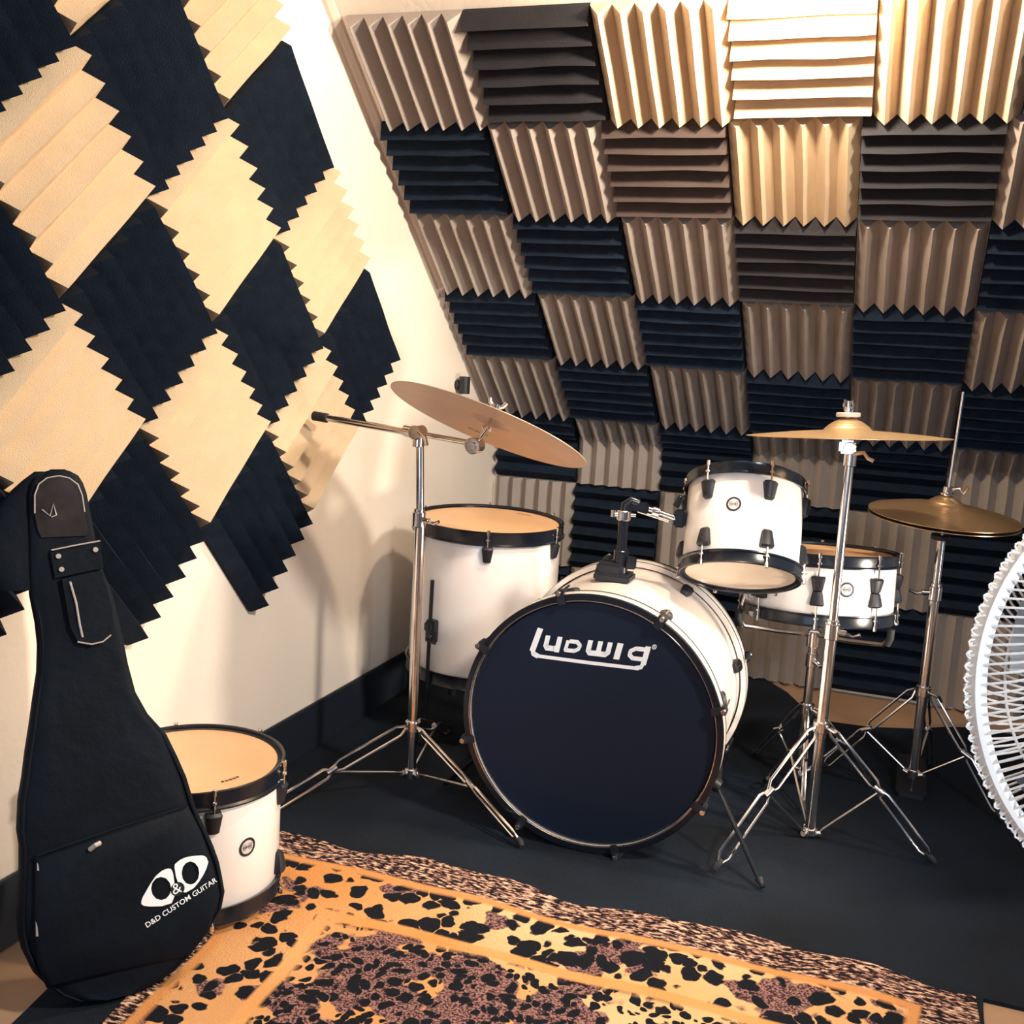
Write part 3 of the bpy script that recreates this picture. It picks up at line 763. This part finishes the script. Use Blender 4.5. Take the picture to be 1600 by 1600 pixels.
tube(bm, [q+HN*0.034+V((0.008, 0, 0)), q+HN*0.040+V((0.026, 0, 0)), q+HN*0.028+V((0.036, 0, 0)), q+HN*0.044+V((0.046, 0, 0))], 0.0042, 8); link('clutch', bm, M['chrome'], hs)
bm = B(); cyl(bm, q-HN*0.092, q-HN*0.080, 0.022, 20); link('cymbal_seat', bm, M['blackmatte'], hs)
cymbal('hi_hat_cymbal', 'upper bronze hi-hat cymbal, domed side up, at far right', HC, HN, 0.178, 0.030, 0.045, 0.020, 'bronze_dark')
lo = cymbal('hi_hat_cymbal', 'lower hi-hat cymbal, a dark thin rim just beneath the upper one', HC-HN*0.066, -HN, 0.178, 0.026, 0.04, 0.010, 'bronze_dark')

# snare stand
nx, ny = 1.238, -0.917
ns_ = thing('snare_stand', 'low chrome basket stand under the shallow snare drum', 'snare stand', (nx, ny, 0))
bm = B(); cyl(bm, (0, 0, 0.03), (0, 0, 0.40), 0.0115); link('tube', bm, M['chrome'], ns_)
bm = B(); joint(bm, (0, 0, 0.345), 0.015, (0.6, -1, 0)); link('height_clamp', bm, M['chrome'], ns_)
tripod(ns_, (nx, ny), 0.215, [(1.262, -1.095), (1.40, -0.83), (1.11, -0.79)], 0.05, mid=0.5, sp=0.009)
bm = B(); cyl(bm, (0, 0, 0.38), (0, 0, 0.42), 0.018, 16); box(bm, (0, 0, 0.412), (0.03, 0.03, 0.03), None, 0.005); link('basket_head', bm, M['chrome'], ns_)
for k in range(3):
    ang = rad(-150+120*k); c_, s_ = math.cos(ang), math.sin(ang)
    bm = B(); tube(bm, [V((0.012*c_, 0.012*s_, 0.412)), V((0.10*c_, 0.10*s_, 0.420)), V((0.192*c_, 0.192*s_, 0.434)), V((0.205*c_, 0.205*s_, 0.452))], 0.0055, 8); ar = link('basket_arm', bm, M['chrome'], ns_)
    bm = B(); tube(bm, [V((0.201*c_, 0.201*s_, 0.436)), V((0.2085*c_, 0.2085*s_, 0.454)), V((0.2085*c_, 0.2085*s_, 0.476))], 0.009, 10); link('rubber_grip', bm, M['rubber'], ar)

# bass pedal behind the bass drum
bp_ = thing('bass_pedal', 'dark bass drum pedal showing beside the lower right rim of the bass drum', 'pedal', (1.00, -0.985, 0.008))
bm = B(); box(bm, (0, 0.06, 0.006), (0.09, 0.26, 0.008), None, 0.002); link('base_plate', bm, M['blackmatte'], bp_)
bm = B(); box(bm, (0, 0.10, 0.078), (0.08, 0.20, 0.010), Matrix.Rotation(rad(-14), 4, 'X'), 0.003); link('footboard', bm, M['black'], bp_)
bm = B()
for s in (-1, 1): rod(bm, (s*0.045, -0.02, 0.008), (s*0.040, -0.02, 0.20), 0.007)
rod(bm, (-0.055, -0.02, 0.195), (0.055, -0.02, 0.195), 0.006); link('post_frame', bm, M['chrome'], bp_)
bm = B(); rod(bm, (0, -0.02, 0.195), (0, 0.03, 0.33), 0.004); cyl(bm, (0, 0.005, 0.335), (0, 0.055, 0.325), 0.024, 16); link('beater', bm, M['badge'], bp_)

# ------------------------------------------------------------------ gig bag
BE = V((0.64278761, 0.76604444, 0)); BNn = V((0.74930453, -0.62874116, 0.20791169)); BV = V((-0.1592696, 0.13364306, 0.9781476))
KB = 0.975
P0 = V((0.298, -2.374, 0.0276))
rows = [ # v, left e, right e, depth
 (-0.012, -0.035, 0.030, 0.05), (-0.004, -0.075, 0.058, 0.075), (0.010, -0.098, 0.092, 0.09), (0.030, -0.117, 0.118, 0.10), (0.055, -0.136, 0.143, 0.105), (0.094, -0.151, 0.1735, 0.108), (0.121, -0.1555, 0.1799, 0.108), (0.150, -0.156, 0.176, 0.106),
 (0.175, -0.154, 0.172, 0.104), (0.205, -0.1516, 0.163, 0.102), (0.223, -0.150, 0.1563, 0.10), (0.259, -0.1488, 0.142, 0.098), (0.285, -0.1517, 0.133, 0.096), (0.3325, -0.1481, 0.121, 0.092), (0.37, -0.141, 0.107, 0.088),
 (0.4107, -0.135, 0.090, 0.084), (0.45, -0.128, 0.060, 0.080), (0.4898, -0.1217, 0.041, 0.074), (0.5398, -0.1132, 0.030, 0.068), (0.5834, -0.1107, 0.0235, 0.062), (0.6212, -0.1133, 0.017, 0.058), (0.6668, -0.120, 0.008, 0.055),
 (0.698, -0.1202, -0.004, 0.053), (0.75, -0.1185, -0.0137, 0.052), (0.80, -0.1176, -0.0208, 0.050), (0.832, -0.1164, -0.0257, 0.047), (0.850, -0.111, -0.031, 0.042), (0.862, -0.102, -0.038, 0.036), (0.870, -0.088, -0.052, 0.026)]
bag = thing('gig_bag', 'black nylon guitar bag with white twin-D emblem leaning against the left wall', 'guitar bag', P0)
def bagP(e, v, w): return BE*e*KB+BV*v*KB+BNn*w
bm = B(); rings = []
def rowat(v):
    for a, b in zip(rows, rows[1:]):
        if a[0] <= v <= b[0]:
            f = (v-a[0])/(b[0]-a[0]); return [a[i]+(b[i]-a[i])*f for i in range(4)]
    return list(rows[0] if v < rows[0][0] else rows[-1])
SUP = 40
for v, el, er, dp in rows:
    ring = []; c = (el+er)/2; hw = (er-el)/2
    for k in range(SUP):
        a = 2*PI*k/SUP; ca, sa = math.cos(a), math.sin(a)
        x = math.copysign(abs(ca)**0.45, ca); y = math.copysign(abs(sa)**0.42, sa)
        wr = 0.0035*noise.noise(V((x*3+1.7, v*9, y*2)))+0.0015*noise.noise(V((x*9, v*30, y)))
        w = (y-1)*dp*0.28 + wr*(0.5+0.5*max(0, y)) 
        w += 0.0
        ring.append(bm.verts.new(bagP(c+hw*x, v, w)))
    rings.append(ring)
for a, b in zip(rings, rings[1:]):
    for k in range(SUP): bm.faces.new((a[k], a[(k+1) % SUP], b[(k+1) % SUP], b[k]))
bm.faces.new(rings[0][::-1]); bm.faces.new(rings[-1])
link('bag_body', bm, M['bag'], bag, angle=70)
# piping seam around the front face
def outline(inset, w, vs=None):
    L_, R_ = [], []
    for v, el, er, dp in rows:
        hw = (er-el)/2; L_.append(bagP(el+min(inset, hw*0.8), v+(0.004 if v > 0.8 else 0)*0, w)); R_.append(bagP(er-min(inset, hw*0.8), v, w))
    return L_+R_[::-1]
bm = B(); tube(bm, outline(0.008, -0.006), 0.0028, 6, cyclic=True); link('piping', bm, M['bag'], bag)
# vinyl patch on the head
def patch(pts, w0, th, name, m, parent):
    bm = B(); f = [bm.verts.new(bagP(e, v, w0+th)) for e, v in pts]; b = [bm.verts.new(bagP(e, v, w0-0.004)) for e, v in pts]
    bm.faces.new(f)
    for i in range(len(pts)): bm.faces.new((f[i], b[i], b[(i+1) % len(pts)], f[(i+1) % len(pts)]))
    return link(name, bm, M[m], parent)
pt = [(-0.105, 0.772), (-0.109, 0.80), (-0.108, 0.83), (-0.101, 0.848), (-0.088, 0.858), (-0.07, 0.861), (-0.054, 0.857), (-0.041, 0.846), (-0.035, 0.828), (-0.032, 0.80), (-0.028, 0.772), (-0.03, 0.76), (-0.10, 0.76)]
hp = patch(pt, 0.0, 0.0035, 'head_patch', 'vinyl', bag)
bm = B(); tube(bm, [bagP(e, v, 0.0042) for e, v in pt[1:10]], 0.0012, 6); 
tube(bm, [bagP(-0.098, 0.806, 0.0046), bagP(-0.086, 0.795, 0.0046), bagP(-0.080, 0.815, 0.0046), bagP(-0.076, 0.796, 0.0046), bagP(-0.084, 0.793, 0.0046)], 0.0012, 6)
link('patch_stitching', bm, M['badge'], hp)
# neck flap with studs
fl = patch([(-0.088, 0.735), (-0.010, 0.748), (-0.006, 0.705), (-0.082, 0.692)], 0.0, 0.006, 'neck_flap', 'bag', bag)
bm = B()
for e, v in ((-0.076, 0.728), (-0.018, 0.736), (-0.072, 0.706)): cyl(bm, bagP(e, v, 0.005), bagP(e, v, 0.0095), 0.0042, 12)
link('stud', bm, M['badge'], fl)
bm = B(); tube(bm, [bagP(-0.086, 0.7385, 0.007), bagP(-0.048, 0.745, 0.0075), bagP(-0.010, 0.7505, 0.007)], 0.0013, 6); link('flap_edge', bm, M['badge'], fl)
# neck pocket
np_ = patch([(-0.072, 0.69), (-0.010, 0.70), (0.004, 0.64), (0.006, 0.60), (-0.004, 0.585), (-0.030, 0.578), (-0.050, 0.583), (-0.062, 0.61)], 0.0, 0.009, 'neck_pocket', 'bag', bag)
bm = B(); tube(bm, [bagP(-0.060, 0.685, 0.010), bagP(-0.052, 0.65, 0.011), bagP(-0.048, 0.615, 0.011), bagP(-0.044, 0.592, 0.010)], 0.0018, 6)
tube(bm, [bagP(-0.052, 0.585, 0.0095), bagP(-0.03, 0.579, 0.0105), bagP(-0.012, 0.582, 0.0105), bagP(0.001, 0.592, 0.0095)], 0.0013, 6); link('zip', bm, M['badge'], np_)
# front pocket
pp = [(-0.118, 0.03), (0.110, 0.03), (0.150, 0.075), (0.165, 0.12), (0.158, 0.17), (0.140, 0.235), (0.118, 0.287), (0.0, 0.268), (-0.128, 0.245), (-0.135, 0.12), (-0.13, 0.07)]
# bulged pocket: grid fan
bm = B(); c0 = V((0.01, 0.15)); prev = None
levels = [(1.0, -0.004), (0.985, 0.004), (0.93, 0.0085), (0.6, 0.0115), (0.0, 0.013)]
for s, w in levels:
    if s == 0: ring = [bm.verts.new(bagP(c0.x, c0.y, w))]
    else: ring = [bm.verts.new(bagP(c0.x+(e-c0.x)*s, c0.y+(v-c0.y)*s, w)) for e, v in pp]
    if prev:
        for i in range(len(pp)):
            j = (i+1) % len(pp)
            if len(ring) == 1: bm.faces.new((prev[i], prev[j], ring[0]))
            else: bm.faces.new((prev[i], prev[j], ring[j], ring[i]))
    prev = ring
pk = link('front_pocket', bm, M['bag'], bag, angle=50)
bm = B(); tube(bm, [bagP(-0.124, 0.247, 0.007), bagP(0.0, 0.270, 0.0085), bagP(0.114, 0.287, 0.007)], 0.0018, 6); link('pocket_zip', bm, M['bag'], pk)
# emblem: two leaf shaped Ds, outer outline minus hole
PW = 0.0136
def loopfill(bm, outer, inner):
    """ring faces between outer and inner outlines resampled by angle about the hole centre"""
    cx = sum(p[0] for p in inner)/len(inner); cy = sum(p[1] for p in inner)/len(inner); n = 48
    def hit(poly, a):
        d = (math.cos(a), math.sin(a)); best = 0
        for i in range(len(poly)):
            (x1, y1), (x2, y2) = poly[i], poly[(i+1) % len(poly)]
            x1 -= cx; x2 -= cx; y1 -= cy; y2 -= cy
            den = d[0]*(y2-y1)-d[1]*(x2-x1)
            if abs(den) < 1e-12: continue
            t_ = (x1*(y2-y1)-y1*(x2-x1))/den; u = (x1*d[1]-y1*d[0])/den
            if t_ > 0 and -1e-6 <= u <= 1+1e-6: best = max(best, t_)
        return (cx+d[0]*best, cy+d[1]*best)
    o_ = [bm.verts.new(bagP(*hit(outer, 2*PI*i/n), PW)) for i in range(n)]; i_ = [bm.verts.new(bagP(*hit(inner, 2*PI*i/n), PW)) for i in range(n)]
    for i in range(n): bm.faces.new((o_[i], o_[(i+1) % n], i_[(i+1) % n], i_[i]))
LLp = [(0.0302, 0.1398), (0.034, 0.149), (0.039, 0.1564), (0.0475, 0.169), (0.0564, 0.1799), (0.067, 0.187), (0.0767, 0.1889), (0.0833, 0.1866), (0.0855, 0.177), (0.0865, 0.1672), (0.0875, 0.1431), (0.081, 0.1292), (0.0642, 0.1276), (0.045, 0.131), (0.034, 0.135)]
hL = [(0.081, 0.154), (0.0783, 0.1447), (0.072, 0.1388), (0.0637, 0.1379), (0.0556, 0.1422), (0.0499, 0.1505), (0.0481, 0.1607), (0.0506, 0.1699), (0.0569, 0.1759), (0.0652, 0.1768), (0.0734, 0.1726), (0.0791, 0.1642)]
LRp = [(0.0875, 0.1926), (0.0972, 0.1993), (0.109, 0.202), (0.1211, 0.2016), (0.1345, 0.200), (0.1416, 0.1971), (0.1453, 0.1867), (0.142, 0.177), (0.1369, 0.1676), (0.128, 0.156), (0.1189, 0.147), (0.1033, 0.1416), (0.0962, 0.1482), (0.0895, 0.1734)]
hR = [(0.1291, 0.1708), (0.1267, 0.1613), (0.1209, 0.1551), (0.1134, 0.154), (0.106, 0.1581), (0.1009, 0.1664), (0.0994, 0.1766), (0.1017, 0.1861), (0.1074, 0.1923), (0.115, 0.1935), (0.1223, 0.1894), (0.1275, 0.1811)]
bm = B(); loopfill(bm, LLp, hL); loopfill(bm, LRp, hR); link('emblem', bm, M['white_print'], pk, smooth=False)
def text_obj(s, size, e, v, ang, w, m, parent, name, bold=0.0):
    cu = bpy.data.curves.new('t', 'FONT'); cu.body = s; cu.size = size; cu.offset = bold; cu.resolution_u = 3
    ob = bpy.data.objects.new('t', cu); C.objects.link(ob)
    dg = bpy.context.evaluated_depsgraph_get(); me = bpy.data.meshes.new_from_object(ob.evaluated_get(dg))
    bpy.data.objects.remove(ob)
    ca, sa = math.cos(ang), math.sin(ang)
    for p in me.vertices:
        x, y = p.co.x, p.co.y; ee, vv = e+x*ca-y*sa, v+x*sa+y*ca; p.co = bagP(ee, vv, w)
    me.name = name; me.materials.clear(); me.materials.append(M[m]); o = bpy.data.objects.new(name, me); C.objects.link(o); o.parent = parent; return o
text_obj('D&D CUSTOM GUITAR', 0.0128, 0.0385, 0.0965, math.atan2(0.047, 0.106), PW, 'white_print', pk, 'brand_text', 0.00012)
bm = B(); lathe(bm, [(0, 0), (0.0115, 0)], Matrix.Translation(bagP(0.0915, 0.151, PW+0.0004)) @ frame(BNn), 20); am = link('ampersand_disc', bm, M['blackmatte'], pk)
text_obj('&', 0.026, 0.0835, 0.1425, 0.2, PW+0.0010, 'white_print', am, 'ampersand')
# side zip pulls, handle tab
bm = B(); tube(bm, [bagP(-0.1235, 0.235, 0.0), bagP(-0.1265, 0.17, 0.003), bagP(-0.1285, 0.128, 0.0)], 0.0016, 6)
cyl(bm, bagP(-0.1235, 0.240, 0.002), bagP(-0.1235, 0.222, 0.004), 0.0028, 8); cyl(bm, bagP(-0.1285, 0.145, 0.002), bagP(-0.1285, 0.118, 0.004), 0.0032, 8); link('side_zip', bm, M['badge'], bag)
bm = B(); tube(bm, [bagP(-0.046, 0.243, 0.012), bagP(-0.038, 0.250, 0.018), bagP(-0.030, 0.251, 0.013)], 0.004, 8); link('zip_pull', bm, M['badge'], bag)
# padded hood / strap bundle bulging left of the head
bm = B()
hood = [(-0.16, 0.700, 0.0), (-0.19, 0.715, 0.0)]
rings = []
for i in range(15):
    f = i/14; v = 0.675+0.195*f
    wl = 0.020+0.085*(1-f**3.2)*(0.7+0.3*min(1, f*5)); ring = []
    for k in range(20):
        a = 2*PI*k/20; ring.append(bm.verts.new(bagP(-0.085-wl*0.5+wl*0.5*math.cos(a), v, -0.020+0.014*math.sin(a)*(0.4+0.6*(1-f**3)))))
    rings.append(ring)
for a, b in zip(rings, rings[1:]):
    for k in range(20): bm.faces.new((a[k], a[(k+1) % 20], b[(k+1) % 20], b[k]))
bm.faces.new(rings[0][::-1]); bm.faces.new(rings[-1])
link('shoulder_strap_bundle', bm, M['bag'], bag)

# ------------------------------------------------------------------ fan (right edge, close to the viewer)
FD = V((0.235, 0.9425, -0.2376)); FC = V((1.694, -2.488, 0.799))
FN = V((0.3313, -0.9306, 0.16)).normalized()
up = V((0, 0, 1)); fx_ = up.cross(FN).normalized(); fy_ = FN.cross(fx_)
Mf = Matrix((fx_, fy_, FN)).transposed()
fan = thing('pedestal_fan', 'white pedestal fan with round wire grille cut off by the right edge', 'fan', FC, Mf.to_quaternion())
RF = 0.222
def grille(sg, name, nw=140, twist=0.34):
    bm = B()
    for k in range(nw):
        a0 = 2*PI*k/nw; pts = []
        for i in range(9):
            f = i/8; r = 0.045+(RF-0.045)*f; a = a0+sg*twist*(f**1.2)
            z = 0.062*math.sqrt(max(0, 1-(f**3.0)))+0.006
            pts.append((r*math.cos(a), r*math.sin(a), sg*z))
        rr, aa = RF+0.008, a0+sg*twist+0.012
        pts.append((rr*math.cos(aa), rr*math.sin(aa), 0.0)); 
        tube(bm, pts, 0.00125, 5, cap=False)
    for r, z in ((0.045, 0.068), (0.115, 0.0665), (0.165, 0.055)):
        tube(bm, [(r*math.cos(2*PI*i/60), r*math.sin(2*PI*i/60), sg*z) for i in range(60)], 0.0016, 6, cyclic=True)
    g = link(name, bm, M['fan'], fan); return g
g1 = grille(1, 'front_grille'); g2 = grille(-1, 'rear_grille')
bm = B(); lathe(bm, [(0, 0.071), (0.03, 0.072), (0.046, 0.068), (0.046, 0.062), (0, 0.062)], seg=32); link('centre_cap', bm, M['fan'], g1)
bm = B(); lathe(bm, [(RF-0.010, 0.009), (RF-0.003, 0.012), (RF+0.002, 0.010), (RF+0.003, -0.010), (RF-0.003, -0.012), (RF-0.010, -0.009), (RF-0.011, 0)], seg=120, closed=True)
rim = link('rim', bm, M['fan'], fan)
bm = B()
for k in range(120):
    a = 2*PI*k/120; c = V(((RF+0.004)*math.cos(a), (RF+0.004)*math.sin(a), 0)); er = V((math.cos(a), math.sin(a), 0)); et = V((-math.sin(a), math.cos(a), 0))
    tube(bm, [c+er*0.005*math.sin(t)+et*0.0036*math.cos(t)+V((0, 0, 0.0)) for t in [0, PI*0.25, PI*0.5, PI*0.75, PI]], 0.0011, 5)
link('wire_loops', bm, M['fan'], rim)
bm = B(); cyl(bm, (0, 0, -0.02), (0, 0, 0.025), 0.035, 24); bl = link('blade_hub', bm, M['fan_blade'], fan)
for k in range(5):
    bm = B(); rws = []
    for i in range(8):
        f = i/7; r = 0.03+0.165*f; a = 2*PI*k/5+0.25*f; wd = 0.05+0.45*f*(1-f*0.55)/1.0
        row = []
        for j in range(6):
            g = j/5-0.5; aa = a+g*(0.9 if f > 0.1 else 0.6)*(0.55+0.6*f*(1.3-f)); row.append(bm.verts.new((r*math.cos(aa), r*math.sin(aa), g*0.035+0.004*math.sin(f*3))))
        rws.append(row)
    for a, b in zip(rws, rws[1:]):
        for j in range(5): bm.faces.new((a[j], a[j+1], b[j+1], b[j]))
    link('blade', bm, M['fan_blade'], fan)
bm = B(); lathe(bm, [(0, -0.17), (0.04, -0.165), (0.055, -0.14), (0.058, -0.085), (0.045, -0.066), (0, -0.062)], seg=32); link('motor_housing', bm, M['fan'], fan)
Mi = Mf.inverted()
def FW(x, y, z): return Mi @ (V((x, y, z))-FC)
mtp = V(FC)-FN*0.11
bm = B(); cyl(bm, FW(mtp.x, mtp.y, 0.03), FW(mtp.x, mtp.y, mtp.z-0.03), 0.014, 20); link('pole', bm, M['fan'], fan)
bm = B(); lathe(bm, [(0, 0), (0.16, 0), (0.165, 0.008), (0.15, 0.022), (0.05, 0.034), (0.02, 0.06), (0, 0.06)], Matrix.Translation(FW(mtp.x, mtp.y, 0.0235)) @ frame(Mi @ V((0, 0, 1))), 40); link('base', bm, M['fan'], fan)

# ------------------------------------------------------------------ lights
def area(name, loc, target, size, power, col, spread=180, shape='SQUARE'):
    l = bpy.data.lights.new(name, 'AREA'); l.energy = power; l.color = col; l.size = size; l.shape = shape; l.spread = rad(spread)
    o = bpy.data.objects.new(name, l); C.objects.link(o); o.location = loc
    o.rotation_euler = (V(target)-V(loc)).to_track_quat('-Z', 'Y').to_euler(); return o
def point(name, loc, power, col, size):
    l = bpy.data.lights.new(name, 'POINT'); l.energy = power; l.color = col; l.shadow_soft_size = size
    o = bpy.data.objects.new(name, l); C.objects.link(o); o.location = loc; return o
point('bulb_lamp', (1.14, -1.44, 1.80), 56, (1.0, 0.80, 0.58), 0.04)
def spot(name, loc, target, power, col, size, blend, soft):
    l = bpy.data.lights.new(name, 'SPOT'); l.energy = power; l.color = col; l.spot_size = rad(size); l.spot_blend = blend; l.shadow_soft_size = soft
    o = bpy.data.objects.new(name, l); C.objects.link(o); o.location = loc; o.rotation_euler = (V(target)-V(loc)).to_track_quat('-Z', 'Y').to_euler(); return o
spot('room_lamp', (2.5, -2.35, 2.2), (0.2, -1.6, 0.75), 255, (1.0, 0.88, 0.74), 72, 0.55, 0.12)
area('fan_side_lamp', (2.5, -3.9, 1.6), (1.7, -2.45, 0.85), 0.3, 3.4, (0.95, 0.97, 1.0), spread=50)  # unseen light added only to brighten the fan
area('window_fill', (0.9, -4.6, 1.0), (0.8, -1.2, 0.5), 1.2, 12, (0.70, 0.82, 1.0))  # soft cool fill added out of view behind the camera
l = bpy.data.lights.new('side_lamp', 'SPOT'); l.energy = 115; l.color = (1.0, 0.86, 0.70); l.spot_size = rad(62); l.spot_blend = 0.6; l.shadow_soft_size = 0.06
o = bpy.data.objects.new('side_lamp', l); C.objects.link(o); o.location = (2.35, -1.36, 0.47); o.rotation_euler = (V((0, -1.35, 0.50))-V(o.location)).to_track_quat('-Z', 'Y').to_euler()

w = bpy.data.worlds.new('World'); sc.world = w; w.use_nodes = True
bg = w.node_tree.nodes['Background']; bg.inputs['Color'].default_value = (0.45, 0.58, 0.85, 1); bg.inputs['Strength'].default_value = 0.15

# ------------------------------------------------------------------ camera
cam = bpy.data.cameras.new('camera'); co = bpy.data.objects.new('camera', cam); C.objects.link(co)
Rr = V((0.9376925862517073, 0.34303864504805315, 0.055291063402509014)); U = V((-0.10475363201863959, 0.12736955717340986, 0.9863081022096254)); F = V((-0.3312993967206821, 0.9306457349115426, -0.15536803346720587))
m4 = Matrix((Rr, U, -F)).transposed().to_4x4(); m4.translation = V((1.393, -3.694, 1.103)); co.matrix_world = m4
cam.sensor_fit = 'HORIZONTAL'; cam.sensor_width = 36; cam.lens = 36*1684.9/1600; cam.clip_start = 0.02
sc.camera = co
sc.view_settings.view_transform = 'Standard'; sc.view_settings.look = 'None'; sc.view_settings.exposure = 0.0
